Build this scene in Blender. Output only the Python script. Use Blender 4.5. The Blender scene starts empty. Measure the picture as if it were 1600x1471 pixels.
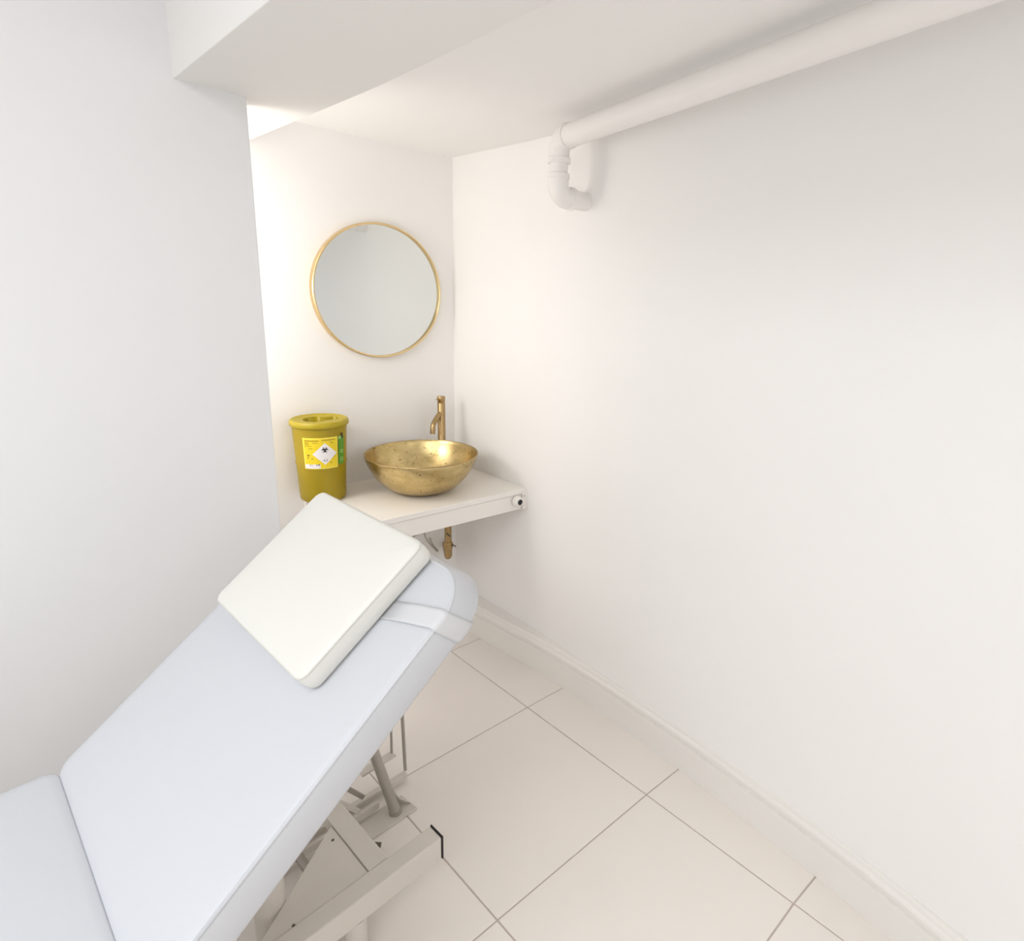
import bpy, bmesh, math, random
from math import sin, cos, pi, radians
from mathutils import Vector, Matrix
random.seed(7)
sc = bpy.context.scene
COL = sc.collection

# ------------------------------------------------------------------ camera
F_PX, PX, PY = 929.89, 896.92, 687.25
YAW, PITCH, ROLL = 0.8122, 0.2332, 0.0405
EYE = Vector((-1.6275, -2.3365, 1.5816))
fwd = Vector((sin(YAW) * cos(PITCH), cos(YAW) * cos(PITCH), -sin(PITCH)))
r0 = Vector((cos(YAW), -sin(YAW), 0)); u0 = r0.cross(fwd)
rt = r0 * cos(ROLL) + u0 * sin(ROLL); up = -r0 * sin(ROLL) + u0 * cos(ROLL)
cd = bpy.data.cameras.new('camera'); cam = bpy.data.objects.new('camera', cd); COL.objects.link(cam)
M = Matrix.Identity(4)
for i in range(3):
    M[i][0] = rt[i]; M[i][1] = up[i]; M[i][2] = -fwd[i]; M[i][3] = EYE[i]
cam.matrix_world = M
cd.sensor_fit = 'HORIZONTAL'; cd.sensor_width = 36.0
cd.lens = F_PX / 1600 * 36.0
cd.shift_x = (800 - PX) / 1600; cd.shift_y = (PY - 735.5) / 1600
cd.clip_start = 0.02
sc.camera = cam

# ------------------------------------------------------------------ world, lights, exposure
w = bpy.data.worlds.new('world'); sc.world = w; w.use_nodes = True
w.node_tree.nodes['Background'].inputs[0].default_value = (0.9, 0.95, 1, 1)
w.node_tree.nodes['Background'].inputs[1].default_value = 0.0
sc.view_settings.view_transform = 'Standard'; sc.view_settings.look = 'None'
sc.view_settings.gamma = 1; sc.view_settings.use_curve_mapping = False
sc.view_settings.exposure = 0.42
sc.cycles.diffuse_bounces = 8; sc.cycles.max_bounces = 12
sc.cycles.use_denoising = True

def area(name, loc, target, size, power, color, spread=180, size_y=None):
    l = bpy.data.lights.new(name, 'AREA'); l.energy = power; l.color = color
    l.shape = 'RECTANGLE'; l.size = size; l.size_y = size_y or size; l.spread = radians(spread)
    o = bpy.data.objects.new(name, l); COL.objects.link(o); o.location = loc
    o.rotation_euler = (Vector(target) - Vector(loc)).to_track_quat('-Z', 'Y').to_euler()
    return o
def bulb(name, loc, radius, power, color):
    l = bpy.data.lights.new(name, 'POINT'); l.energy = power; l.color = color; l.shadow_soft_size = radius
    o = bpy.data.objects.new(name, l); COL.objects.link(o); o.location = loc; return o
area('ceiling_panel_light', (-2.9, -2.1, 2.5), (-2.9, -2.1, 0), 1.7, 28.5, (0.94, 0.97, 1.0))
area('added_left_fill', (-4.3, -2.6, 1.5), (-1.0, -2.0, 1.2), 1.6, 6, (0.93, 0.97, 1.0))  # added soft fill from the left
area('added_rear_fill', (-0.95, -3.7, 2.1), (-0.6, -2.6, 1.4), 0.6, 4.5, (1.0, 0.98, 0.95))  # added fill behind the camera, brightens the upper right wall; no fitting known
bulb('alcove_lamp', (-1.40, -0.27, 1.62), 0.12, 8.0, (1.0, 0.945, 0.89))

# ------------------------------------------------------------------ materials
def mat(name, col, rough=0.6, metal=0.0, var=0.0, scale=6.0, bump=0.0, bscale=80.0, coat=0.0, col2=None, spec=None, aniso=None):
    m = bpy.data.materials.new(name); m.use_nodes = True
    nt = m.node_tree; b = nt.nodes['Principled BSDF']
    b.inputs['Base Color'].default_value = (*col, 1); b.inputs['Roughness'].default_value = rough
    b.inputs['Metallic'].default_value = metal
    if coat: b.inputs['Coat Weight'].default_value = coat; b.inputs['Coat Roughness'].default_value = 0.1
    if spec is not None: b.inputs['Specular IOR Level'].default_value = spec
    tc = nt.nodes.new('ShaderNodeTexCoord')
    if var or col2:
        n = nt.nodes.new('ShaderNodeTexNoise'); n.inputs['Scale'].default_value = scale; n.inputs['Detail'].default_value = 6
        nt.links.new(tc.outputs['Object'], n.inputs['Vector'])
        r = nt.nodes.new('ShaderNodeValToRGB')
        c2 = col2 or tuple(c * (1 - var) for c in col)
        r.color_ramp.elements[0].color = (*c2, 1); r.color_ramp.elements[1].color = (*col, 1)
        r.color_ramp.elements[0].position = 0.3; r.color_ramp.elements[1].position = 0.65
        nt.links.new(n.outputs['Fac'], r.inputs['Fac']); nt.links.new(r.outputs['Color'], b.inputs['Base Color'])
    if bump:
        n2 = nt.nodes.new('ShaderNodeTexNoise'); n2.inputs['Scale'].default_value = bscale; n2.inputs['Detail'].default_value = 4
        nt.links.new(tc.outputs['Object'], n2.inputs['Vector'])
        bp = nt.nodes.new('ShaderNodeBump'); bp.inputs['Strength'].default_value = bump; bp.inputs['Distance'].default_value = 0.002
        nt.links.new(n2.outputs['Fac'], bp.inputs['Height']); nt.links.new(bp.outputs['Normal'], b.inputs['Normal'])
    return m
PAINT = mat('wall_paint', (0.90, 0.892, 0.882), 0.75, var=0.012, scale=2.5, bump=0.06, bscale=60)
PAINT_C = mat('ceiling_paint', (0.90, 0.892, 0.882), 0.8, var=0.012, scale=2.5, bump=0.05, bscale=60)
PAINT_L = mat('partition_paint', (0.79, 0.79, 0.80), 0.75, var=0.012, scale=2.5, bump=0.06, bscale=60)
PAINT_B = mat('beam_shade_paint', (0.82, 0.81, 0.79), 0.8, var=0.012, scale=2.5, bump=0.05, bscale=60)  # darker than the ceiling paint: shade of the beam underside put into the colour
GLOSS = mat('gloss_trim_paint', (0.84, 0.82, 0.79), 0.35, var=0.01, scale=4)
TILE = mat('porcelain_tile', (0.86, 0.81, 0.765), 0.38, var=0.03, scale=1.6, bump=0.02, bscale=40)
GROUT = mat('grout', (0.55, 0.48, 0.43), 0.9, var=0.1, scale=20)
VINYL = mat('white_vinyl', (0.61, 0.628, 0.665), 0.42, bump=0.10, bscale=350)
SEAM = mat('seam_thread', (0.62, 0.61, 0.57), 0.6)
VINYL_S = mat('pale_vinyl_strap', (0.65, 0.66, 0.685), 0.4, bump=0.05, bscale=300)
VINYL_P = mat('cream_vinyl', (0.785, 0.78, 0.735), 0.36, bump=0.08, bscale=300)
PIPEW = mat('white_plastic_pipe', (0.88, 0.86, 0.84), 0.4, var=0.01, scale=8)
STEEL = mat('cream_painted_steel', (0.67, 0.625, 0.57), 0.38, var=0.04, scale=12)
STEEL_D = mat('taupe_steel_tube', (0.40, 0.37, 0.33), 0.28, metal=0.35)
BOARD = mat('underside_board', (0.45, 0.42, 0.38), 0.7, var=0.05, scale=10)
BLACK = mat('black_plastic', (0.006, 0.006, 0.006), 0.5)
LAM = mat('white_laminate', (0.86, 0.83, 0.79), 0.35, var=0.01, scale=5)
BRASS = mat('brushed_brass', (0.43, 0.30, 0.145), 0.27, metal=1.0, var=0.12, scale=30)
GOLDF = mat('gold_frame_metal', (0.78, 0.60, 0.32), 0.25, metal=1.0)
BINY = mat('bin_plastic', (0.37, 0.27, 0.002), 0.45, var=0.06, scale=9)
LIDY = mat('lid_plastic', (0.44, 0.345, 0.010), 0.42, var=0.05, scale=14)
LBLY = mat('label_yellow_print', (0.86, 0.66, 0.02), 0.45)
LBLO = mat('label_edge_print', (0.92, 0.80, 0.12), 0.45)
LBLW = mat('label_white_print', (0.84, 0.82, 0.84), 0.45)
LBLG = mat('label_green_print', (0.10, 0.33, 0.03), 0.45)
LBLPG = mat('label_pale_green_print', (0.40, 0.60, 0.22), 0.45)
INK = mat('black_ink', (0.012, 0.012, 0.015), 0.5)
INKB = mat('brown_ink', (0.30, 0.20, 0.02), 0.5)
SCREW = mat('dark_screw', (0.12, 0.10, 0.08), 0.5)
HOSE = mat('braided_hose', (0.45, 0.42, 0.38), 0.35, metal=0.6)
MIRR = mat('mirror_silver', (0.72, 0.745, 0.74), 0.03, metal=1.0)

def gold_leaf():
    m = bpy.data.materials.new('gold_leaf'); m.use_nodes = True; nt = m.node_tree; b = nt.nodes['Principled BSDF']
    b.inputs['Metallic'].default_value = 1.0
    tc = nt.nodes.new('ShaderNodeTexCoord')
    n = nt.nodes.new('ShaderNodeTexNoise'); n.inputs['Scale'].default_value = 11; n.inputs['Detail'].default_value = 8; n.inputs['Roughness'].default_value = 0.65
    mp = nt.nodes.new('ShaderNodeMapping'); mp.inputs['Scale'].default_value = (1, 1, 2.2)
    nt.links.new(tc.outputs['Object'], mp.inputs['Vector']); nt.links.new(mp.outputs['Vector'], n.inputs['Vector'])
    r = nt.nodes.new('ShaderNodeValToRGB'); e = r.color_ramp.elements
    e[0].position = 0.25; e[0].color = (0.42, 0.31, 0.12, 1); e[1].position = 0.6; e[1].color = (0.66, 0.52, 0.26, 1)
    nt.links.new(n.outputs['Fac'], r.inputs['Fac'])
    v = nt.nodes.new('ShaderNodeTexNoise'); v.inputs['Scale'].default_value = 30; v.inputs['Detail'].default_value = 3; v.inputs['Distortion'].default_value = 2.5
    mp2 = nt.nodes.new('ShaderNodeMapping'); mp2.inputs['Scale'].default_value = (1, 2.2, 0.7); mp2.inputs['Rotation'].default_value = (0.4, 0.3, 0.7)
    nt.links.new(tc.outputs['Object'], mp2.inputs['Vector']); nt.links.new(mp2.outputs['Vector'], v.inputs['Vector'])
    r2 = nt.nodes.new('ShaderNodeValToRGB'); e = r2.color_ramp.elements
    e[0].position = 0.31; e[0].color = (0.22, 0.15, 0.06, 1); e[1].position = 0.37; e[1].color = (1, 1, 1, 1)
    nt.links.new(v.outputs['Fac'], r2.inputs['Fac'])
    mx = nt.nodes.new('ShaderNodeMixRGB'); mx.blend_type = 'MULTIPLY'; mx.inputs['Fac'].default_value = 0.75
    nt.links.new(r.outputs['Color'], mx.inputs[1]); nt.links.new(r2.outputs['Color'], mx.inputs[2])
    nt.links.new(mx.outputs['Color'], b.inputs['Base Color'])
    rr = nt.nodes.new('ShaderNodeMapRange'); rr.inputs['To Min'].default_value = 0.22; rr.inputs['To Max'].default_value = 0.36
    nt.links.new(n.outputs['Fac'], rr.inputs['Value']); nt.links.new(rr.outputs['Result'], b.inputs['Roughness'])
    bp = nt.nodes.new('ShaderNodeBump'); bp.inputs['Strength'].default_value = 0.25; bp.inputs['Distance'].default_value = 0.004
    nt.links.new(n.outputs['Fac'], bp.inputs['Height']); nt.links.new(bp.outputs['Normal'], b.inputs['Normal'])
    return m
GOLD = gold_leaf()

# ------------------------------------------------------------------ helpers
ORG = {}
def thing(name, label, cat, loc, group=None):
    o = bpy.data.objects.new(name, None); COL.objects.link(o); o.location = loc
    o.empty_display_size = 0.05
    o['label'] = label; o['category'] = cat
    if group: o['group'] = group
    ORG[o.name] = Vector(loc)
    return o
def link(name, bm, m, parent=None, smooth=False, label=None, origin=None, bevel=0, seg=2):
    """bm is in world coordinates; the object keeps its own origin."""
    base = Vector((0, 0, 0))
    if parent is not None: base = ORG[parent.name]
    org = Vector(origin) if origin is not None else base
    bmesh.ops.recalc_face_normals(bm, faces=bm.faces[:])
    bmesh.ops.translate(bm, verts=bm.verts[:], vec=-org)
    if smooth:
        for f in bm.faces: f.smooth = True
    me = bpy.data.meshes.new(name); bm.to_mesh(me); bm.free(); me.materials.append(m)
    o = bpy.data.objects.new(name, me); COL.objects.link(o)
    o.location = org - base
    if parent is not None: o.parent = parent
    ORG[o.name] = org
    if smooth == 'auto' or (smooth and smooth != 'full'):
        try: me.set_sharp_from_angle(angle=radians(35))
        except Exception: pass
    if bevel:
        md = o.modifiers.new('bevel', 'BEVEL'); md.width = bevel; md.segments = seg; md.limit_method = 'ANGLE'; md.angle_limit = radians(40)
    if label: o['label'] = label
    return o
def structure(o, label=None, cat=None):
    o['kind'] = 'structure'
    if label: o['label'] = label
    if cat: o['category'] = cat
    return o
def boxbm(x0, x1, y0, y1, z0, z1, bm=None):
    bm = bm or bmesh.new()
    v = [bm.verts.new((x, y, z)) for z in (z0, z1) for x, y in ((x0, y0), (x1, y0), (x1, y1), (x0, y1))]
    for f in ((3, 2, 1, 0), (4, 5, 6, 7), (0, 1, 5, 4), (1, 2, 6, 5), (2, 3, 7, 6), (3, 0, 4, 7)):
        bm.faces.new([v[i] for i in f])
    return bm
def prism(pts, z0, z1, bm=None):
    """pts: plan polygon, z0 / z1 numbers or callables of (x,y)"""
    bm = bm or bmesh.new()
    g = lambda z, p: z(*p) if callable(z) else z
    a = [bm.verts.new((p[0], p[1], g(z0, p))) for p in pts]; b = [bm.verts.new((p[0], p[1], g(z1, p))) for p in pts]
    n = len(pts)
    bm.faces.new(a[::-1]); bm.faces.new(b)
    for i in range(n): bm.faces.new((a[i], a[(i + 1) % n], b[(i + 1) % n], b[i]))
    return bm
def bar(A, B, wd, ht, side, bm=None, up=None):
    """box beam between A and B, width wd along side, height ht"""
    bm = bm or bmesh.new(); A = Vector(A); B = Vector(B); d = (B - A).normalized()
    s = Vector(side); s = (s - d * s.dot(d)).normalized(); u = d.cross(s).normalized()
    v = []
    for P in (A, B):
        for a, b in ((-1, -1), (1, -1), (1, 1), (-1, 1)): v.append(bm.verts.new(P + s * a * wd / 2 + u * b * ht / 2))
    for f in ((3, 2, 1, 0), (4, 5, 6, 7), (0, 1, 5, 4), (1, 2, 6, 5), (2, 3, 7, 6), (3, 0, 4, 7)): bm.faces.new([v[i] for i in f])
    return bm
def tube(path, R, n=16, closed=False, caps=True, bm=None):
    bm = bm or bmesh.new(); P = [Vector(p) for p in path]; N = len(P)
    Rs = R if isinstance(R, (list, tuple)) else [R] * N
    rings = []; ref = None
    for i in range(N):
        if closed: t = (P[(i + 1) % N] - P[i - 1]).normalized()
        else: t = (P[min(i + 1, N - 1)] - P[max(i - 1, 0)]).normalized()
        if ref is None:
            ref = Vector((0, 0, 1)) if abs(t.z) < 0.9 else Vector((1, 0, 0))
        a = (ref - t * ref.dot(t)).normalized(); b = t.cross(a); ref = a
        rings.append([bm.verts.new(P[i] + (a * cos(2 * pi * k / n) + b * sin(2 * pi * k / n)) * Rs[i]) for k in range(n)])
    for i in range(N if closed else N - 1):
        A, B = rings[i], rings[(i + 1) % N]
        for k in range(n): bm.faces.new((A[k], A[(k + 1) % n], B[(k + 1) % n], B[k]))
    if caps and not closed: bm.faces.new(rings[0][::-1]); bm.faces.new(rings[-1])
    return bm
def lathe(prof, cx, cy, n=64, bm=None, close=False):
    bm = bm or bmesh.new(); rings = []
    for r, z in prof:
        if r < 1e-6: rings.append([bm.verts.new((cx, cy, z))])
        else: rings.append([bm.verts.new((cx + r * cos(2 * pi * k / n), cy + r * sin(2 * pi * k / n), z)) for k in range(n)])
    for A, B in zip(rings, rings[1:]):
        for k in range(n):
            k2 = (k + 1) % n
            if len(A) == 1 and len(B) == 1: continue
            if len(A) == 1: bm.faces.new((A[0], B[k2], B[k]))
            elif len(B) == 1: bm.faces.new((A[k], A[k2], B[0]))
            else: bm.faces.new((A[k], A[k2], B[k2], B[k]))
    return bm
def arc(c, a, b, r, t0, t1, n):
    c = Vector(c); a = Vector(a); b = Vector(b)
    return [c + a * (r * cos(t0 + (t1 - t0) * i / n)) + b * (r * sin(t0 + (t1 - t0) * i / n)) for i in range(n + 1)]

# ------------------------------------------------------------------ the room
WX = [(0.6, 0.0), (0.0, 0.001), (-0.30, 0.001), (-0.55, 0.000), (-0.83, -0.013), (-1.10, -0.031), (-1.40, -0.054), (-1.65, -0.074),
      (-1.90, -0.097), (-2.14, -0.130), (-2.28, -0.158), (-2.60, -0.225), (-3.2, -0.36), (-4.4, -0.64)]
def wall_x(y):
    for (ya, xa), (yb, xb) in zip(WX, WX[1:]):
        if yb <= y <= ya: return xa + (xb - xa) * (y - ya) / (yb - ya)
    return WX[-1][1]
CEIL = 2.153
def ceil_z(x, y): return CEIL if y > -0.9 else CEIL + 0.03 * (-0.9 - y)
HM = 2.56     # higher ceiling of the main room
def smoothwall():
    ys = [0.12 - i * 0.1 for i in range(46)]
    return [(wall_x(y) * 0.5 + (wall_x(min(y + 0.1, 0.6)) + wall_x(y - 0.1)) * 0.25, y) for y in ys]
wl = smoothwall()
bm = bmesh.new()
rows = [[bm.verts.new((x + dx, y, z)) for (dx, z) in ((0, -0.02), (0, HM), (0.12, HM), (0.12, -0.02))] for x, y in wl]
for A, B in zip(rows, rows[1:]):
    for k in range(4): bm.faces.new((A[k], A[(k + 1) % 4], B[(k + 1) % 4], B[k]))
bm.faces.new(rows[0]); bm.faces.new(rows[-1][::-1])
structure(link('wall_right', bm, PAINT, smooth=True), 'long plain white wall under the white pipe, filling the right side', 'wall')
structure(link('wall_back', boxbm(-1.80, 0.05, 0.0, 0.12, -0.02, HM), PAINT), 'white back wall of the alcove behind the round mirror', 'wall')
YL, XE = -0.55, -1.012
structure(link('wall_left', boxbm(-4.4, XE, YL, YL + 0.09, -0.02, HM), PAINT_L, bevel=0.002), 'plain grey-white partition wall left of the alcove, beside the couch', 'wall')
structure(link('wall_alcove_side', boxbm(-1.80, -1.70, YL + 0.09, 0.0, -0.02, HM), PAINT), 'white side wall of the alcove hidden behind the left partition', 'wall')
structure(link('wall_front', boxbm(-4.4, -0.62, -4.5, -4.4, -0.02, HM), PAINT), 'white wall behind the camera', 'wall')
structure(link('wall_far_left', boxbm(-4.5, -4.4, -4.5, YL + 0.09, -0.02, HM), PAINT), 'white end wall far to the left out of view', 'wall')
# beam and ceilings
def beam_l(y): return -1.172
def beam_r(y): return -0.838 if y > -1.0 else -0.838 - 0.055 * (-1.0 - y)
ys = [0.0, -0.3, -0.6, -0.9, -1.2, -1.5, -1.9, -2.4, -3.2, -4.4]
pl = [(beam_l(0), 0.0), (beam_l(0), -4.4)] + [(beam_r(y), y) for y in ys[::-1]]
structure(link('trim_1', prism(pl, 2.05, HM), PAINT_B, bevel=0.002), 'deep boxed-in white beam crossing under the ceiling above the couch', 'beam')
pc = [(beam_r(y), y) for y in ys] + [(wall_x(y), y) for y in ys[::-1]]
bm = bmesh.new()
for a, b in zip(ys, ys[1:]):
    prism([(beam_r(a), a), (beam_r(b), b), (wall_x(b), b), (wall_x(a), a)], ceil_z, HM, bm)
bmesh.ops.remove_doubles(bm, verts=bm.verts[:], dist=1e-4)
structure(link('ceiling', bm, PAINT_C), 'white ceiling over the alcove between beam and pipe', 'ceiling')
structure(link('ceiling_main', boxbm(-4.4, -0.3, -4.4, 0.0, HM, HM + 0.08), PAINT_C), 'higher white ceiling of the main room left of the beam', 'ceiling')

# floor: grout bed with tiles
flo = structure(link('floor', boxbm(-4.4, 0.1, -4.4, 0.1, -0.03, -0.0022), GROUT), 'pale beige porcelain tiled floor with thin grey joints', 'floor')
XS = [0.06, -0.240, -0.847, -1.452, -2.057, -2.662, -3.267, -3.872, -4.38]
YS = [0.06, -0.303, -0.827, -1.415, -1.919, -2.50, -3.09, -3.68, -4.27, -4.38]
def gp(x, y): return (x - 0.006 * max(0, -1.6 - y) * (x > -0.5), y + 0.038 * (-0.24 - x) if -4.3 < y < 0 else y)
G = 0.0022
for i in range(len(XS) - 1):
    for j in range(len(YS) - 1):
        x1, x0, y1, y0 = XS[i], XS[i + 1], YS[j], YS[j + 1]
        q = [gp(x0, y0), gp(x1, y0), gp(x1, y1), gp(x0, y1)]
        c = (sum(p[0] for p in q) / 4, sum(p[1] for p in q) / 4)
        if i == 0:
            q = [q[0], (wall_x(q[1][1]) - 0.003, q[1][1]), (wall_x(q[2][1]) - 0.003, q[2][1]), q[3]]
        q = [(p[0] + (G if p[0] < c[0] else -G), p[1] + (G if p[1] < c[1] else -G)) for p in q]
        if j == 0: q = [(p[0], min(p[1], -0.002)) for p in q]
        bm = prism(q, -0.008, 0.0)
        dz = random.uniform(-0.0002, 0.0002)
        bmesh.ops.translate(bm, verts=bm.verts[:], vec=(0, 0, dz))
        link('tile', bm, TILE, flo, origin=(c[0], c[1], -0.004), bevel=0.0012, seg=1)

# baseboards with a moulded top
BF = [(0.0, -0.088), (-0.31, -0.0815), (-0.60, -0.058), (-0.83, -0.051), (-1.10, -0.055), (-1.42, -0.069), (-1.65, -0.091), (-1.93, -0.119), (-2.14, -0.152), (-2.28, -0.188), (-2.6, -0.258), (-3.2, -0.395), (-4.39, -0.67)]
def bf(y):
    for (ya, xa), (yb, xb) in zip(BF, BF[1:]):
        if yb <= y <= ya: return xa + (xb - xa) * (y - ya) / (yb - ya)
    return BF[-1][1]
HB = 0.150
def sweep_base(front, back, name, label):
    prof = [(0, 0.0), (0, HB - 0.046), (0.009, HB - 0.044), (0.009, HB - 0.036), (0.002, HB - 0.030), (0.0015, HB - 0.024), (0.004, HB - 0.018), (0.010, HB - 0.014), (0.011, HB - 0.006), (0.016, HB)]
    bm = bmesh.new(); rows = []
    for f, b in zip(front, back):
        f = Vector((*f, 0)); b = Vector((*b, 0)); d = (b - f).normalized()
        rows.append([bm.verts.new(f + d * min(p[0], (b - f).length * .9) + Vector((0, 0, p[1]))) for p in prof] + [bm.verts.new(b + Vector((0, 0, HB))), bm.verts.new(b)])
    n = len(rows[0])
    for A, B in zip(rows, rows[1:]):
        for k in range(n): bm.faces.new((A[k], A[(k + 1) % n], B[(k + 1) % n], B[k]))
    bm.faces.new(rows[0]); bm.faces.new(rows[-1][::-1])
    return structure(link(name, bm, GLOSS, smooth=True), label, 'baseboard')
ysb = [-0.001 - i * 0.1 for i in range(44)]
sweep_base([(bf(y) * .5 + bf(min(0, y + .1)) * .25 + bf(y - .1) * .25, y) for y in ysb], [(wall_x(y) + 0.004, y) for y in ysb], 'baseboard_right', 'white moulded skirting board along the foot of the right wall')
sweep_base([(-1.69, -0.016), (-0.09, -0.016)], [(-1.69, 0.002), (-0.09, 0.002)], 'baseboard_back', 'white skirting board along the alcove back wall under the basin shelf')

# ------------------------------------------------------------------ wall mirror
t = thing('wall_mirror', 'large round mirror in a thin gold frame on the alcove back wall', 'mirror', (-0.369, 0.0, 1.577))
RX, RZ = 0.283, 0.268
n = 96
bm = bmesh.new()
prof = [(0.0, -0.001), (0.0, -0.026), (-0.002, -0.028), (-0.006, -0.028), (-0.008, -0.026), (-0.008, -0.001)]
rings = []
for k in range(n):
    a = 2 * pi * k / n
    rings.append([bm.verts.new((-0.369 + (RX + d) * cos(a), y, 1.577 + (RZ + d) * sin(a))) for d, y in prof])
for k in range(n):
    A, B = rings[k], rings[(k + 1) % n]
    for i in range(len(prof)): bm.faces.new((A[i], A[(i + 1) % len(prof)], B[(i + 1) % len(prof)], B[i]))
link('frame', bm, GOLDF, t, smooth=True)
bm = bmesh.new()
fr = [bm.verts.new((-0.369 + (RX - 0.0075) * cos(2 * pi * k / n), -0.017, 1.577 + (RZ - 0.0075) * sin(2 * pi * k / n))) for k in range(n)]
bk = [bm.verts.new((v.co.x, -0.002, v.co.z)) for v in fr]
bm.faces.new(fr); bm.faces.new(bk[::-1])
for k in range(n): bm.faces.new((fr[k], fr[(k + 1) % n], bk[(k + 1) % n], bk[k]))
link('mirror_glass', bm, MIRR, t)

# ------------------------------------------------------------------ basin shelf
HC, HCB = 0.785, 0.696
XL = -0.737
def fy(x): return -0.53 + 0.045 * (-x) / 0.62
t = thing('basin_shelf', 'white wall-hung shelf with a deep front apron holding the gold basin', 'shelf', (-0.40, 0.0, HCB))
link('shelf_top', prism([(XL, -0.002), (XL, fy(XL)), (-0.0005, fy(0)), (-0.0005, -0.002)], HC - 0.0205, HC), LAM, t, bevel=0.0015)
link('front_apron', prism([(XL, fy(XL) + 0.026), (XL, fy(XL) + 0.006), (-0.028, fy(0) + 0.006), (-0.028, fy(0) + 0.026)], HCB, HC - 0.0225), LAM, t, bevel=0.001)
link('end_batten', prism([(-0.026, fy(0) + 0.03), (-0.026, fy(0) - 0.003), (-0.001, fy(0) - 0.003), (-0.001, fy(0) + 0.03)], HCB - 0.002, HC - 0.001), LAM, t, bevel=0.001)
link('side_bearer', prism([(-0.030, -0.024), (-0.030, fy(0) + 0.032), (-0.0085, fy(0) + 0.032), (-0.0045, -0.024)], HC - 0.075, HC - 0.0225), LAM, t, bevel=0.001)
link('back_bearer', boxbm(XL + .01, -0.05, -0.022, -0.002, HC - 0.075, HC - 0.0225), LAM, t, bevel=0.001)
link('screw', lathe([(0, HC - 0.030), (0.003, HC - 0.030), (0.003, HC - 0.029), (0, HC - 0.0285)], -0.020, fy(0) - 0.004, 12), SCREW, t)
# round push button on the apron
kx, kz = -0.056, 0.7385
bm = tube([(kx, fy(0) + 0.003, kz), (kx, fy(0) - 0.004, kz), (kx, fy(0) - 0.0045, kz), (kx, fy(0) - 0.018, kz), (kx, fy(0) - 0.020, kz)], [0.024, 0.0235, 0.0205, 0.0200, 0.0180], 32)
k_ = link('button_housing', bm, LAM, t, smooth=True)
link('button', tube([(kx, fy(0) - 0.0195, kz), (kx, fy(0) - 0.0215, kz), (kx, fy(0) - 0.0225, kz)], [0.0120, 0.0120, 0.0108], 24), BLACK, k_, smooth=True, label='black round button centre')

# ------------------------------------------------------------------ gold basin
BX, BY, BR, BZ = -0.349, -0.272, 0.2265, 0.942
t = thing('vessel_basin', 'round gold leaf vessel basin standing on the white shelf', 'basin', (BX, BY, HC))
H = BZ - HC
outer = [(0.0, HC), (0.060, HC)]
for i in range(1, 25):
    a = i / 24 * radians(68)
    outer.append((0.066 + (BR - 0.066) * (sin(a) / sin(radians(68))), HC + 0.001 + (H - 0.001) * (1 - cos(a)) / (1 - cos(radians(68)))))
th = 0.004
inner = [(max(r - th * 1.1, 0), z + th * 0.4) for r, z in outer[2:-1]][::-1]
prof = outer + [(BR - 0.001, BZ + 0.0012), (BR - 0.0035, BZ + 0.0008), (BR - 0.005, BZ - 0.001)] + inner + [(0.03, HC + 0.005), (0.0, HC + 0.005)]
link('bowl', lathe(prof, BX, BY, 96), GOLD, t, smooth='full')
link('rim', tube([(BX + (BR - 0.0015) * cos(2 * pi * k / 96), BY + (BR - 0.0015) * sin(2 * pi * k / 96), BZ) for k in range(96)], 0.0024, 8, closed=True), BRASS, t, smooth=True, label='darker bronze rim')
link('drain', lathe([(0, HC + 0.0055), (0.022, HC + 0.0055), (0.024, HC + 0.0075), (0.018, HC + 0.0095), (0, HC + 0.0105)], BX, BY, 32), BRASS, t, smooth=True)

# ------------------------------------------------------------------ tap
TX, TY = -0.129, -0.085
t = tap = thing('basin_tap', 'tall brushed brass mixer tap behind the gold basin', 'tap', (TX, TY, HC))
prof = [(0, HC), (0.024, HC), (0.024, HC + 0.006), (0.0195, HC + 0.008), (0.0172, HC + 0.012), (0.0172, 1.098), (0.0162, 1.1), (0.0162, 1.1025), (0.0175, 1.1045), (0.0178, 1.128), (0.0165, 1.131), (0, 1.132)]
link('tap_body', lathe(prof, TX, TY, 40), BRASS, t, smooth=True)
dr = Vector((-0.90, -0.44, 0)).normalized()
P0 = Vector((TX, TY, 1.058))
pth = [P0, P0 + dr * 0.028 + Vector((0, 0, -0.012)), P0 + dr * 0.055 + Vector((0, 0, -0.030)), P0 + dr * 0.066 + Vector((0, 0, -0.040)), P0 + dr * 0.073 + Vector((0, 0, -0.053)), P0 + dr * 0.077 + Vector((0, 0, -0.085))]
link('spout', tube(pth, 0.0112, 20), BRASS, t, smooth=True)
link('lever', tube([Vector((TX, TY, 1.117)) - rt * 0.012, Vector((TX, TY, 1.117)) - rt * 0.0225], 0.003, 12), BRASS, t, smooth=True)

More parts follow.
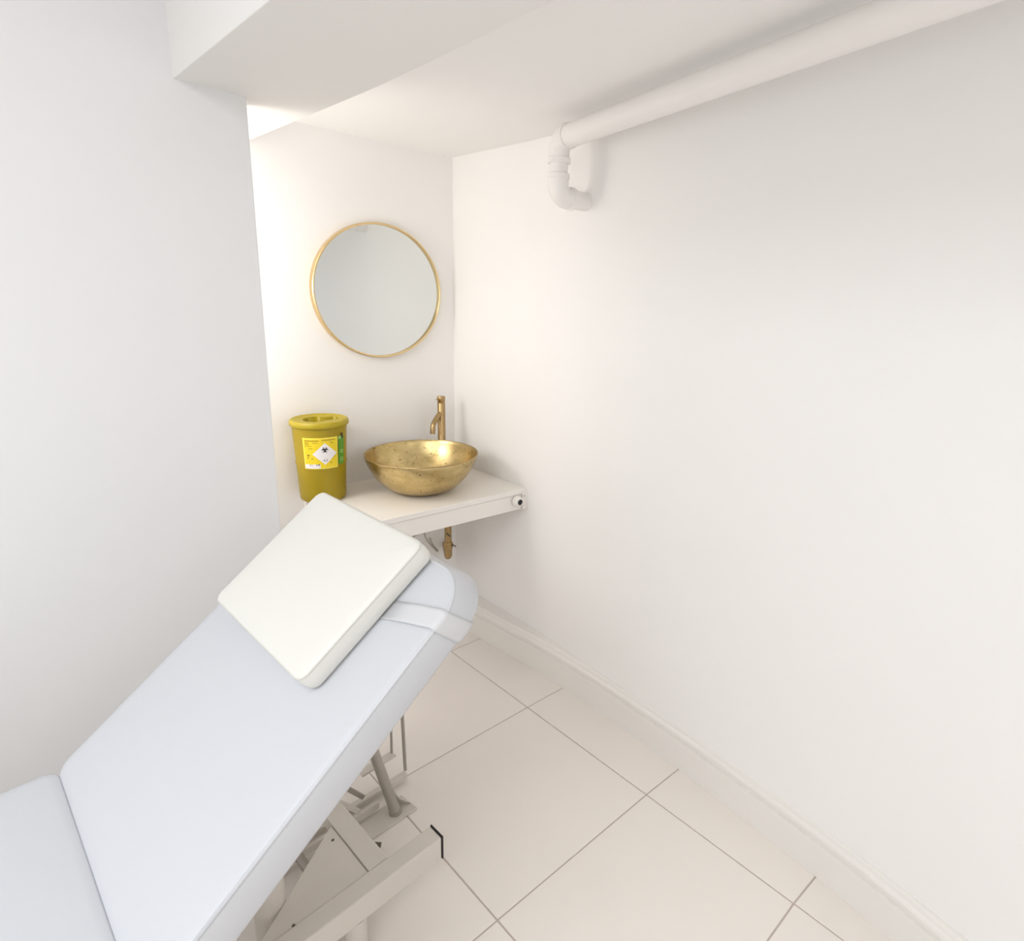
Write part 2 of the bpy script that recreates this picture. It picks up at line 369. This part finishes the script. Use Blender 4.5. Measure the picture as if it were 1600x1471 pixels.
# ------------------------------------------------------------------ drain trap under the shelf
qx, qy = -0.144, -0.15
t = thing('waste_trap', 'brass waste pipe and trap hanging under the basin shelf', 'trap', (qx, qy, 0.775))
ZT = 0.405
link('tailpipe', tube([(BX, BY, 0.762), (BX, BY, 0.70), (BX + .008, BY + .005, 0.675), (BX + .02, BY + .012, 0.66), (qx - .02, qy - .012, 0.63), (qx - .006, qy - .004, 0.617), (qx, qy, 0.60), (qx, qy, ZT + 0.02)], 0.0165, 20), BRASS, t, smooth=True)
link('slip_nut', tube([(qx, qy, ZT + 0.050), (qx, qy, ZT + 0.045), (qx, qy, ZT + 0.022), (qx, qy, ZT + 0.018)], [0.0195, 0.0225, 0.0225, 0.020], 8), BRASS, t)
hd = Vector((0.50, 0.86, 0)).normalized()
pth = [Vector((qx, qy, ZT + 0.019))] + arc(Vector((qx, qy, ZT - 0.002)) + hd * 0.026, -hd, (0, 0, -1), 0.026, 0, pi / 2, 8) + [Vector((qx, qy, ZT - 0.028)) + hd * 0.05, Vector((qx, qy, ZT - 0.028)) + hd * 0.155]
link('outlet_pipe', tube(pth, 0.018, 20), BRASS, t, smooth=True)
link('clip', tube([Vector((qx, qy, ZT + 0.044)) + rt * 0.010, Vector((qx, qy, ZT + 0.026)) + rt * 0.036], 0.003, 8), SCREW, t)
link('wing_screw', tube([Vector((qx, qy, ZT + 0.094)) - rt * 0.002 - fwd * .017, Vector((qx, qy, ZT + 0.080)) + rt * 0.012 - fwd * .014], 0.0045, 8), SCREW, t)
for s_ in (0, 1):
    A = Vector((TX - 0.012 + 0.02 * s_, TY - .01, 0.760))
    if s_ == 0: pth = [A, A + Vector((-0.04, 0.0, -0.07)), Vector((-0.24, -0.12, 0.56)), Vector((-0.25, -0.11, 0.50)), Vector((-0.19, -0.10, 0.42)), Vector((-0.155, -0.09, 0.385)), Vector((-0.15, -0.03, 0.40)), Vector((-0.15, -0.004, 0.43))]
    else: pth = [A, A + Vector((-0.02, 0.0, -0.08)), Vector((-0.19, -0.11, 0.60)), Vector((-0.22, -0.10, 0.53)), Vector((-0.27, -0.08, 0.50)), Vector((-0.30, -0.03, 0.46)), Vector((-0.30, -0.004, 0.44))]
    for _ in range(3):
        q = [pth[0]]
        for a, b in zip(pth, pth[1:]): q += [a * .75 + b * .25, a * .25 + b * .75]
        pth = q + [pth[-1]]
    link('flexible_hose', tube(pth, 0.004, 10), HOSE, tap, smooth=True, label='thin grey supply hose below the shelf')

# ------------------------------------------------------------------ sharps bin
CX, CY, RB, ZB = -0.691, -0.109, 0.105, 1.10
t = thing('sharps_bin', 'yellow clinical waste bin with hazard label standing on shelf', 'bin', (CX, CY, HC))
def br(z): return 0.083 + (0.0975 - 0.083) * (z - HC) / (1.085 - HC)
ZR = 0.936
prof = [(0, HC), (0.076, HC), (0.081, HC + 0.004), (br(HC + 0.01), HC + 0.01), (br(ZR) - .001, ZR - 0.006), (br(ZR) + 0.0016, ZR - 0.003), (br(ZR) + 0.0016, ZR + 0.001), (br(ZR), ZR + 0.004), (br(1.082), 1.082), (br(1.082) - 0.003, 1.082), (br(HC + .01) - .003, HC + .01), (0, HC + 0.006)]
link('bucket', lathe(prof, CX, CY, 72), BINY, t, smooth=True)
# lid with an irregular drop opening
bm = bmesh.new()
n = 72
hole = []
hc_ = Vector((CX + 0.012, CY + 0.012))
for k in range(n):
    a = 2 * pi * k / n
    rx, ry = 0.063, 0.040
    e = 3.2
    r = 1 / ((abs(cos(a)) / rx) ** e + (abs(sin(a)) / ry) ** e) ** (1 / e)
    # long side of the slot runs across the view
    c_, s_ = cos(-0.25), sin(-0.25)
    x, y = r * cos(a), r * sin(a) * (1 + 0.25 * cos(3 * a))
    hole.append((hc_.x + x * c_ - y * s_, hc_.y + x * s_ + y * c_))
def ring(fr_, z):
    return [bm.verts.new((CX + fr_ * cos(2 * pi * k / n), CY + fr_ * sin(2 * pi * k / n), z)) for k in range(n)]
loops = [ring(br(1.077) + 0.001, 1.079), ring(RB - 0.002, 1.078), ring(RB + 0.0005, 1.082), ring(RB, 1.093), ring(RB - 0.004, 1.099), ring(RB - 0.011, 1.1005), ring(RB - 0.016, 1.0975), ring(RB - 0.022, 1.095)]
loops.append([bm.verts.new((h[0] + (CX + (RB - .022) * cos(2 * pi * k / n) - h[0]) * .15, h[1] + (CY + (RB - .022) * sin(2 * pi * k / n) - h[1]) * .15, 1.0945)) for k, h in enumerate(hole)])
loops.append([bm.verts.new((h[0], h[1], 1.093)) for h in hole])
loops.append([bm.verts.new((h[0] + (CX - h[0]) * .12, h[1] + (CY - h[1]) * .12, 1.040)) for h in hole])
for A, B in zip(loops, loops[1:]):
    for k in range(n): bm.faces.new((A[k], A[(k + 1) % n], B[(k + 1) % n], B[k]))
lid = link('lid', bm, LIDY, t, smooth=True, label='paler yellow rimmed lid with an open slot')
# folded-back flap inside the slot
fl = bmesh.new()
c2 = [(-0.045, 0.020), (0.050, 0.016), (0.044, 0.004), (-0.040, 0.006)]
prism([(hc_.x + a, hc_.y + b) for a, b in c2], 1.074, 1.077, fl)
link('flap', fl, LIDY, lid)
# curved label patches wrapped on the bucket; angle 0 faces the camera
A0 = math.atan2(EYE.y - CY, EYE.x - CX)
def onb(th_, z, off): 
    r = br(z) + off
    return Vector((CX + r * cos(A0 + th_), CY + r * sin(A0 + th_), z))
def patch(name, poly, off, m, parent, label=None, sub=6):
    """poly in label coordinates (s metres round, z)"""
    bm = bmesh.new()
    vs = [bm.verts.new((p[0], p[1], 0)) for p in poly]; bm.faces.new(vs)
    xs = [p[0] for p in poly]
    x = math.floor(min(xs) / 0.006) * 0.006
    while x < max(xs):
        bmesh.ops.bisect_plane(bm, geom=bm.verts[:] + bm.edges[:] + bm.faces[:], plane_co=(x, 0, 0), plane_no=(1, 0, 0)); x += 0.006
    ex = bmesh.ops.extrude_face_region(bm, geom=bm.faces[:])
    top = {e for e in ex['geom'] if isinstance(e, bmesh.types.BMVert)}
    for v in bm.verts:
        v.co = onb(v.co.x / 0.0925, v.co.y, off + (0.0004 if v in top else 0))
    return link(name, bm, m, parent, smooth=False, label=label)
def rect(x0, x1, z0, z1): return [(x0, z0), (x1, z0), (x1, z1), (x0, z1)]
LA, LB_, LZ0, LZ1 = -0.062, 0.060, 0.924, 1.044
lb = patch('hazard_label', rect(LA, LB_, LZ0, LZ1), 0.0020, LBLO, t, 'bright yellow printed label with a white hazard diamond')
patch('label_print', rect(LA + 0.004, LB_ - 0.004, LZ0 + 0.004, LZ1 - 0.004), 0.0024, LBLY, lb)
patch('white_box', rect(LA + 0.003, -0.004, LZ0 + 0.003, LZ0 + 0.019), 0.0030, LBLW, lb, 'white box at the bottom of the label')
dcx, dcz, dd = 0.013, 0.982, 0.042
patch('hazard_diamond', [(dcx - dd, dcz), (dcx, dcz - dd), (dcx + dd, dcz), (dcx, dcz + dd)], 0.0034, LBLW, lb, 'white diamond with the black biohazard symbol')
def strokes(name, rects, off, m, parent):
    bm = bmesh.new()
    for (x0, x1, z0, z1) in rects:
        v = [bm.verts.new(onb(x / 0.0925, z, off)) for x, z in rect(x0, x1, z0, z1)]
        v2 = [bm.verts.new(onb(x / 0.0925, z, off + 0.0004)) for x, z in rect(x0, x1, z0, z1)]
        bm.faces.new(v2)
        for k in range(4): bm.faces.new((v[k], v[(k + 1) % 4], v2[(k + 1) % 4], v2[k]))
    o = link(name, bm, m, parent); return o
rs = []
def textline(x0, x1, z, h, gap=0.0018):
    x = x0
    while x < x1:
        wv = random.uniform(0.0016, 0.0042)
        rs.append((x, min(x + wv, x1), z, z + h)); x += wv + gap * random.uniform(.5, 1.3)
textline(LA + .008, -0.006, 1.0315, 0.0038, 0.0008); textline(0.004, 0.050, 1.0335, 0.0032, 0.0008)
textline(LA + .008, LA + .022, 1.0235, 0.0042); textline(-0.028, -0.010, 1.0235, 0.003)
textline(LA + .009, LA + .024, 1.0175, 0.0032); textline(LA + .008, LA + .032, 1.0115, 0.0024); textline(LA + .020, LA + .034, 1.002, 0.003)
textline(0.030, 0.036, 1.0275, 0.002); textline(0.034, 0.044, 1.0215, 0.0032)
textline(LA + .014, LA + .022, 0.9745, 0.006, 0.0005); textline(LA + .014, LA + .018, 0.965, 0.006, .0005); textline(-0.034, -0.027, 0.963, 0.0035)
textline(0.042, 0.048, 0.968, 0.0035); textline(0.030, 0.037, 0.945, 0.0035, .0004)
o = strokes('small_print', rs, 0.0029, INKB, lb); o['kind'] = 'stuff'
rs = []
textline(LA + .022, LA + .026, 0.938, 0.005); textline(-0.034, -0.031, 0.938, 0.003); textline(-0.018, -0.015, 0.938, 0.005); textline(-0.011, -0.007, 0.938, 0.006, .0004)
o = strokes('box_print', rs, 0.0036, INK, lb); o['kind'] = 'stuff'
# biohazard symbol: three open crescents round a ring, drawn as tapered arcs
bm = bmesh.new()
def arcstroke(cx_, cz_, r, t0, t1, wf, nseg=14):
    prev = None
    for i in range(nseg + 1):
        a = t0 + (t1 - t0) * i / nseg; wd = wf(i / nseg)
        o_ = onb((cx_ + (r + wd) * cos(a)) / 0.0925, cz_ + (r + wd) * sin(a), 0.0041)
        i_ = onb((cx_ + (r - wd) * cos(a)) / 0.0925, cz_ + (r - wd) * sin(a), 0.0041)
        cur = (bm.verts.new(o_), bm.verts.new(i_))
        if prev: bm.faces.new((prev[0], cur[0], cur[1], prev[1]))
        prev = cur
sx, sz = dcx, dcz + 0.016
for k in range(3):
    a = pi / 2 + k * 2 * pi / 3
    c_ = (sx + 0.0066 * cos(a), sz + 0.0066 * sin(a))
    arcstroke(c_[0], c_[1], 0.0056, a + 0.5, a + 2 * pi - 0.5, lambda u: 0.0003 + 0.0021 * sin(pi * u))
arcstroke(sx, sz, 0.0058, 0, 2 * pi, lambda u: 0.0007, 20)
link('biohazard_symbol', bm, INK, lb)
# class number at the foot of the diamond
def text_on(s, size, x0, z0, off, m, parent, name):
    cu = bpy.data.curves.new('txt', 'FONT'); cu.body = s; cu.size = size; cu.extrude = 0.0; cu.align_x = 'CENTER'
    ob = bpy.data.objects.new('txt', cu); COL.objects.link(ob)
    dg = bpy.context.evaluated_depsgraph_get(); me = bpy.data.meshes.new_from_object(ob.evaluated_get(dg))
    bm = bmesh.new(); bm.from_mesh(me); bpy.data.objects.remove(ob); bpy.data.curves.remove(cu); bpy.data.meshes.remove(me)
    for v in bm.verts: v.co = onb((x0 + v.co.x) / 0.0925, z0 + v.co.y, off)
    return link(name, bm, m, parent)
text_on('6.2', 0.0125, dcx + 0.001, dcz - 0.0285, 0.0041, INK, lb, 'class_number')
g_ = patch('green_label', rect(0.0640, 0.092, 0.932, 1.040), 0.0020, LBLG, t, 'green printed side label with pale symbols')
patch('pale_band', rect(0.0640, 0.076, 1.032, 1.043), 0.0026, LBLPG, g_)
bm = bmesh.new()
arcstroke(0.078, 0.983, 0.0055, 0, 2 * pi, lambda u: 0.0018, 18)
arcstroke(0.078, 0.952, 0.0062, 0, 2 * pi, lambda u: 0.0016, 18)
link('round_symbol', bm, LBLPG, g_)
o = strokes('black_mark', [(0.076, 0.084, 1.045, 1.054), (0.079, 0.087, 1.034, 1.042), (0.081, 0.086, 1.040, 1.047)], 0.0026, INK, g_)
strokes('dark_mark', [(0.045, 0.048, 1.058, 1.066)], 0.0004, INKB, t)

# ------------------------------------------------------------------ white soil pipe
DP = Vector((-0.16, -1, 0.031)); S0 = Vector((-0.094, -0.5, 2.077))
def pax(y): return S0 + DP * (-0.5 - y)
t = thing('soil_pipe', 'long white plastic pipe running below the ceiling along the right wall', 'pipe', tuple(pax(-0.86)))
dn = DP.normalized()
PR = 0.036
ps = pax(-0.850)
link('main_pipe', tube([ps, pax(-4.3)], PR, 40), PIPEW, t, smooth=True)
# top elbow: from the main axis down
ctr = pax(-0.810)
VX, VY = ctr.x, ctr.y
rb = 0.030
pth = [pax(-0.866), pax(-0.853)] + arc(Vector((VX, VY, ctr.z)) + dn * rb * 1.25 - Vector((0, 0, rb * 1.25)), (0, 0, 1), -dn, rb * 1.25, 0, pi / 2, 10) + [Vector((VX, VY, 2.022))]
link('upper_elbow', tube(pth, [0.0395, 0.0395] + [0.0345] * 11 + [0.0345], 32), PIPEW, t, smooth=True)
def collar(z, h, r): link('collar', tube([(VX, VY, z + h), (VX, VY, z + h - .002), (VX, VY, z + .002), (VX, VY, z)], [r - .002, r, r, r - .002], 32), PIPEW, t, smooth=True)
collar(2.012, 0.018, 0.0385)
link('drop_pipe', tube([(VX, VY, 2.030), (VX, VY, 1.960)], 0.0305, 32), PIPEW, t, smooth=True)
collar(1.966, 0.016, 0.0375)
# lower elbow turns into the wall
zc = 1.910; rb2 = 0.036
wd_ = Vector((1, -0.06, 0)).normalized()
pth = [Vector((VX, VY, 1.970)), Vector((VX, VY, zc + rb2))] + arc(Vector((VX, VY, zc + rb2)) + wd_ * rb2, -wd_, (0, 0, -1), rb2, 0, pi / 2, 10)[1:] + [Vector((VX, VY, zc)) + wd_ * (rb2 + 0.022)]
link('lower_elbow', tube(pth, 0.0345, 32), PIPEW, t, smooth=True)
e = Vector((VX, VY, zc)) + wd_ * (rb2 + 0.012)
link('collar', tube([e, e + wd_ * 0.002, e + wd_ * 0.014, e + wd_ * 0.016], [0.0355, 0.0385, 0.0385, 0.0355], 32), PIPEW, t, smooth=True)
link('wall_stub', tube([e + wd_ * 0.014, Vector((wall_x(VY) + 0.006, VY - .006, zc))], 0.031, 32), PIPEW, t, smooth=True)

# ------------------------------------------------------------------ treatment couch
PHI, AN = 0.0349, 0.6591
HP = Vector((-1.5963, -0.8875, 0.6037)); WID, LBK, TH = 0.62, 0.727, 0.0727
cw = Vector((sin(PHI), -cos(PHI), 0)); cl = Vector((cos(PHI), sin(PHI), 0)); Z = Vector((0, 0, 1))
bu = cl * cos(AN) + Z * sin(AN); bn = Z * cos(AN) - cl * sin(AN)
def back(u_, w_, h=0.0): return HP + bu * u_ + cw * w_ + bn * h
def backf(u_, w_, h=0.0):
    """backrest cushion: the sides flare slightly towards the underside"""
    k = max(0.0, -h / TH)
    return back(u_ + 0.029 * k * max(0.0, (u_ - 0.45) / 0.277) ** 1.5, w_ + 0.009 * k * w_ / WID, h)
def seat(u_, w_, h=0.0): return HP - cl * u_ + cw * w_ + Z * h
def cf(u_, w_, z): 
    """couch frame: u along length from hinge towards the head, w towards camera, z absolute"""
    p = HP + cl * u_ + cw * w_; return Vector((p.x, p.y, z))
def rr(x0, x1, y0, y1, rad, n=8):
    """rounded rectangle, rad for corners (x0y0, x1y0, x1y1, x0y1)"""
    out = []
    for (cx_, cy_, r, a) in ((x0 + rad[0], y0 + rad[0], rad[0], pi), (x1 - rad[1], y0 + rad[1], rad[1], 1.5 * pi), (x1 - rad[2], y1 - rad[2], rad[2], 0), (x0 + rad[3], y1 - rad[3], rad[3], pi / 2)):
        for i in range(n + 1): 
            t_ = a + pi / 2 * i / n; out.append((cx_ + r * cos(t_), cy_ + r * sin(t_)))
    return out
def slab(fn, x0, x1, y0, y1, rad, prof, n=8, dome=0.0, top_rings=5, flare=0.0):
    """prof: list of (inset, h) from bottom to top edge"""
    bm = bmesh.new(); loops = []
    def loop(d, h):
        rd = [max(r - d, 0.003) for r in rad]
        return [bm.verts.new(fn(p[0], p[1], h)) for p in rr(x0 + d, x1 - d, y0 + d, y1 - d, rd, n)]
    loops.append([bm.verts.new(v.co) for v in loop(prof[0][0] + 0.02, prof[0][1])]) if False else None
    for d, h in prof: loops.append(loop(d, h))
    dl, hl = prof[-1]; half = min(x1 - x0, y1 - y0) / 2
    for i in range(1, top_rings + 1):
        f = i / (top_rings + 1); d = dl + (half * 0.85 - dl) * f ** 1.6
        loops.append(loop(d, hl + dome * (1 - (1 - f) ** 2.2)))
    for A, B in zip(loops, loops[1:]):
        m_ = len(A)
        for k in range(m_): bm.faces.new((A[k], A[(k + 1) % m_], B[(k + 1) % m_], B[k]))
    bm.faces.new(loops[0][::-1]); bm.faces.new(loops[-1])
    return bm
def piping(fn, x0, x1, y0, y1, rad, h, r, n=8):
    return tube([fn(p[0], p[1], h) for p in rr(x0, x1, y0, y1, rad, n)], r, 10, closed=True)
couch = thing('treatment_couch', 'white padded treatment couch with raised backrest on a cream steel lifting frame', 'couch', tuple(cf(-0.4, 0.31, 0.0)))
PROF = [(0.016, -TH), (0.006, -TH + 0.004), (0.0, -TH + 0.014), (0.0, -0.010), (0.0, -0.006), (0.002, -0.002), (0.005, 0.0)]
RAD = (0.030, 0.09, 0.09, 0.030)
bkm = link('backrest_cushion', slab(backf, -0.003, LBK, 0.0, WID, RAD, PROF, 12, dome=0.004), VINYL, couch, smooth='full')
pth = [back(0.02, WID - 0.0015, -0.004)] + [back(p[0], p[1], -0.003) for p in rr(0.005, LBK - 0.0015, 0.0015, WID - 0.0015, (0.03, 0.09, 0.09, 0.03), 12)[13:39]][::-1]
link('piping', tube(pth, 0.0036, 10), VINYL, bkm, smooth='full')
stm = link('seat_cushion', slab(seat, -0.002, 0.62, 0.0, WID, (0.03, 0.02, 0.02, 0.03), PROF, 8, dome=0.004), VINYL, couch, smooth='full')
link('piping', tube([seat(0.03, WID - 0.0015, -0.004), seat(0.60, WID - 0.0015, -0.004)], 0.0034, 10), VINYL, stm, smooth='full')
link('hinge_cover', bar(seat(0.0, 0.010, -0.022), seat(0.0, WID - 0.010, -0.022), 0.030, 0.014, cl), VINYL, stm)
lgm = link('leg_cushion', slab(seat, 0.626, 1.22, 0.0, WID, (0.02, 0.09, 0.09, 0.02), PROF, 8, dome=0.004), VINYL, couch, smooth='full')
link('piping', piping(seat, 0.627, 1.219, 0.001, WID - 0.001, (0.02, 0.09, 0.09, 0.02), -0.0035, 0.0034), VINYL, lgm, smooth='full')
# boards and upper frame under the cushions
link('backrest_board', slab(back, 0.02, LBK - 0.03, 0.02, WID - 0.02, (0.03, 0.07, 0.07, 0.03), [(0.0, -TH - 0.012), (0.0, -TH - 0.001)], 8, top_rings=0), BOARD, couch)
link('seat_board', slab(seat, 0.02, 1.19, 0.02, WID - 0.02, (0.03, 0.07, 0.07, 0.03), [(0.0, -TH - 0.012), (0.0, -TH - 0.001)], 8, top_rings=0), BOARD, couch)
for w_ in (0.10, 0.44):
    link('backrest_rail', bar(back(0.04, w_, -TH - 0.027), back(0.60, w_, -TH - 0.027), 0.03, 0.028, cw), STEEL, couch, bevel=0.002)
    link('seat_rail', bar(seat(0.03, w_, -TH - 0.032), seat(1.15, w_, -TH - 0.032), 0.04, 0.038, cw), STEEL, couch, bevel=0.002)
for u_ in (0.10, 1.05):
    link('seat_crossbar', bar(seat(u_, 0.08, -TH - 0.07), seat(u_, 0.50, -TH - 0.07), 0.035, 0.035, cl), STEEL, couch, bevel=0.002)
# lower frame -- near rail, its black cap, feet
WR, ZR0, ZR1 = 0.375, 0.123, 0.192
RC = 0.0655 / 2
def rail(w_, u0_, u1_, name='base_rail'):
    A = cf(u0_, w_, (ZR0 + ZR1) / 2); B = cf(u1_, w_, (ZR0 + ZR1) / 2)
    o = link(name, bar(A, B, 0.052, ZR1 - ZR0, cw), STEEL, couch, bevel=0.005, seg=3)
    c1 = link('end_cap', bar(B, B + cl * 0.005, 0.055, ZR1 - ZR0 + 0.003, cw), BLACK, o, bevel=0.004, label='black plastic end cap')
    link('end_cap', bar(A - cl * 0.005, A, 0.055, ZR1 - ZR0 + 0.003, cw), BLACK, o, bevel=0.004, label='black plastic end cap')
WC = WR - 0.026
UE = 0.672
rail(WC, -1.05, UE)
for u_ in (0.44, -0.95):
    f = cf(u_, WC, 0)
    link('foot', tube([(f.x, f.y, 0.0), (f.x, f.y, 0.006), (f.x, f.y, ZR0)], [0.024, 0.026, 0.026], 24), STEEL, couch, smooth=True)
# crossbeam from the near rail towards the far side
for u_ in (0.52, -0.85):
    link('crossbeam', bar(cf(u_, 0.02, ZR1 - 0.022), cf(u_, WC - 0.026, ZR1 - 0.022), 0.052, 0.042, cl), STEEL, couch, bevel=0.003)
# gusset plate in the corner
g0 = [cf(0.492, 0.13, 0), cf(0.492, WC - 0.027, 0), cf(0.22, WC - 0.027, 0)]
gs = link('gusset_plate', prism([(p.x, p.y) for p in g0], ZR1 - 0.012, ZR1 - 0.006), STEEL, couch, bevel=0.001)
for u_, w_ in ((0.475, 0.175), (0.30, 0.325), (0.312, 0.318)):
    p = cf(u_, w_, 0)
    link('screw', lathe([(0, ZR1 - 0.0055), (0.004, ZR1 - 0.0055), (0.003, ZR1 - 0.004), (0, ZR1 - 0.0038)], p.x, p.y, 10), SCREW, gs)
# far rail lying low, with lugs
fr_ = link('far_base_rail', bar(Vector((-2.3, -0.872, 0.022)), Vector((-0.775, -0.822, 0.022)), 0.020, 0.022, (0, 1, 0)), STEEL, couch, bevel=0.003)
link('channel', bar(Vector((-2.3, -0.915, 0.024)), Vector((-0.90, -0.870, 0.024)), 0.012, 0.024, (0, 1, 0)), STEEL, couch, bevel=0.002)
# floor plate carrying the lifting strut
pp = [(-1.03, -0.955), (-0.812, -0.950), (-0.822, -0.872), (-1.03, -0.880)]
link('strut_plate', prism(pp, 0.001, 0.007), STEEL, couch, bevel=0.001)
sb = Vector((-0.868, -0.918, 0.007)); stp = Vector((-0.921, -0.910, 0.232))
link('lifting_strut', tube([sb, sb + (stp - sb) * 0.12, sb + (stp - sb) * 0.13, stp, Vector((-1.068, -0.888, 0.855))], [0.0175, 0.0170, 0.0155, 0.0150, 0.0145], 24), STEEL_D, couch, smooth=True, label='round taupe steel strut')
link('strut_socket', tube([sb + Vector((0, 0, -0.001)), sb + (stp - sb) * 0.05], [0.0205, 0.0185], 24), STEEL_D, couch, smooth=True)
q = [Vector((-0.836, -0.902, 0.008)), Vector((-0.860, -0.900, 0.040)), Vector((-0.884, -0.898, 0.105)), Vector((-0.900, -0.896, 0.18)), Vector((-0.925, -0.892, 0.29))]
bm = bmesh.new(); hw = [0.026, 0.012, 0.007, 0.007, 0.007]
rows = []
for p, h in zip(q, hw):
    s_ = Vector((0.75, -0.65, 0)).normalized()
    rows.append([bm.verts.new(p + s_ * h * a + Vector((0, 0.004 * b, 0))) for a, b in ((-1, -1), (1, -1), (1, 1), (-1, 1))])
for A, B in zip(rows, rows[1:]):
    for k in range(4): bm.faces.new((A[k], A[(k + 1) % 4], B[(k + 1) % 4], B[k]))
bm.faces.new(rows[0]); bm.faces.new(rows[-1][::-1])
link('brace', bm, STEEL, couch, smooth=True)
# slim uprights and small plate at the head end
link('upright_rod', tube([(-0.779, -0.826, 0.045), (-0.786, -0.824, 0.40), (-0.80, -0.84, 0.60)], 0.0055, 12), STEEL_D, couch, smooth=True)
link('upright_rod', tube([(-0.823, -0.822, 0.135), (-0.818, -0.820, 0.45)], 0.004, 12), STEEL_D, couch, smooth=True)
link('bracket_plate', prism([(-0.93, -0.836), (-0.812, -0.830), (-0.816, -0.803), (-0.93, -0.806)], 0.118, 0.126), STEEL, couch, bevel=0.001)
# diagonal links of the lift
link('lift_arm', bar(Vector((-0.93, -0.835, 0.045)), Vector((-1.25, -0.83, 0.47)), 0.010, 0.014, (0, 1, 0)), STEEL_D, couch, bevel=0.002)
link('lift_arm', bar(Vector((-0.965, -0.875, 0.045)), Vector((-1.30, -0.87, 0.47)), 0.010, 0.014, (0, 1, 0)), STEEL, couch, bevel=0.002)
link('lift_arm', bar(cf(-0.75, 0.29, 0.17), cf(0.10, 0.29, 0.47), 0.022, 0.045, cw), STEEL, couch, bevel=0.003)
link('lift_arm', bar(cf(-0.75, 0.08, 0.17), cf(0.10, 0.08, 0.47), 0.022, 0.045, cw), STEEL, couch, bevel=0.003)
link('pivot_shaft', tube([cf(0.44, 0.0, 0.05), cf(0.44, 0.30, 0.05)], 0.012, 16), STEEL_D, couch, smooth=True)
# actuator column and cable
p = cf(0.297, 0.225, 0)
link('actuator_column', tube([(p.x, p.y, 0.0), (p.x, p.y, 0.46)], 0.034, 28), STEEL, couch, smooth=True)
link('actuator_rod', tube([cf(0.08, 0.26, 0.20), cf(0.18, 0.27, 0.05), cf(0.19, 0.27, 0.012)], 0.006, 12), STEEL, couch, smooth=True)
# small lock pin with dark tip on the strut plate
lp = Vector((-0.985, -0.985, 0.03))
link('lock_pin', tube([Vector((-1.04, -0.93, 0.028)), Vector((-0.985, -0.99, 0.028)), Vector((-0.982, -0.994, 0.028))], [0.008, 0.008, 0.006], 14), STEEL, couch, smooth=True)
link('pin_tip', tube([Vector((-0.983, -0.992, 0.028)), Vector((-0.966, -1.008, 0.026))], 0.0075, 14), SCREW, couch, smooth=True, label='dark pin tip')

# ------------------------------------------------------------------ pillow on the backrest
pl_ = thing('head_pillow', 'cream white square vinyl pillow strapped onto the raised backrest', 'pillow', tuple(back(0.575, 0.28, 0.001)))
PU0, PU1, PW0, PW1, PT = 0.416, 0.738, 0.062, 0.487, 0.054
PP = [(0.012, 0.004), (0.004, 0.008), (0.0, 0.014), (-0.001, PT * 0.55), (0.0, PT - 0.010), (0.0005, PT - 0.006), (0.002, PT - 0.002), (0.006, PT)]
ANG = 0.0
cc = ((PU0 + PU1) / 2, (PW0 + PW1) / 2)
def pil(u_, w_, h=0.0):
    return back(u_, w_ + 0.045 * (u_ - PU0) * (w_ - PW0) / (PW1 - PW0), h)
cush = link('cushion', slab(pil, PU0, PU1, PW0, PW1, (0.022, 0.022, 0.022, 0.022), PP, 8, dome=0.006, top_rings=6), VINYL_P, pl_, smooth='full')
# seam down the near side face
link('seam_piping', piping(pil, PU0 + 0.001, PU1 - 0.001, PW0 + 0.001, PW1 - 0.001, (0.021,) * 4, PT - 0.0045, 0.0015, 8), SEAM, cush, smooth='full')
# strap: lies on the cushion, bends over the edge and down the side
def strap(u0a, u0b, u1a, u1b, sgn=1):
    bm = bmesh.new(); rows = []
    we = WID if sgn > 0 else 0.0
    ws = PW1 - 0.02 if sgn > 0 else PW0 + 0.03
    pts = [(ws - we, 0.0040, 0.0), (-sgn * 0.07, 0.0058, 0.6), (-sgn * 0.03, 0.0050, 0.85), (-sgn * 0.008, 0.0040, 1.0), (sgn * 0.0016, 0.0028, 1.0), (sgn * 0.0030, -0.003, 1.0), (sgn * 0.0020, -0.010, 1.0), (sgn * 0.0010, -0.018, 1.0), (sgn * 0.0010, -TH + 0.012, 1.0), (-sgn * 0.008, -TH - 0.003, 1.0), (-sgn * 0.02, -TH - 0.0035, 1.0)]
    for (dw, h, f) in pts:
        a = u0a + (u1a - u0a) * f; b = u0b + (u1b - u0b) * f; row = []
        for k in range(7):
            uu = a + (b - a) * k / 6
            e_ = max(0.0, uu - (LBK - 0.09)); cut = 0.09 - math.sqrt(max(0.0, 0.0081 - e_ * e_))
            row.append(bm.verts.new(backf(uu, we + dw - sgn * cut * (1 if abs(dw) < .025 else 0), h)))
        rows.append(row)
    for A, B in zip(rows, rows[1:]):
        for k in range(6): bm.faces.new((A[k], A[k + 1], B[k + 1], B[k]))
    o = link('strap', bm, VINYL_S, pl_, smooth='full')
    md = o.modifiers.new('thick', 'SOLIDIFY'); md.thickness = 0.0015; md.offset = 1
    return o
strap(0.574, 0.617, 0.616, 0.657)
strap(0.574, 0.617, 0.600, 0.640, -1)
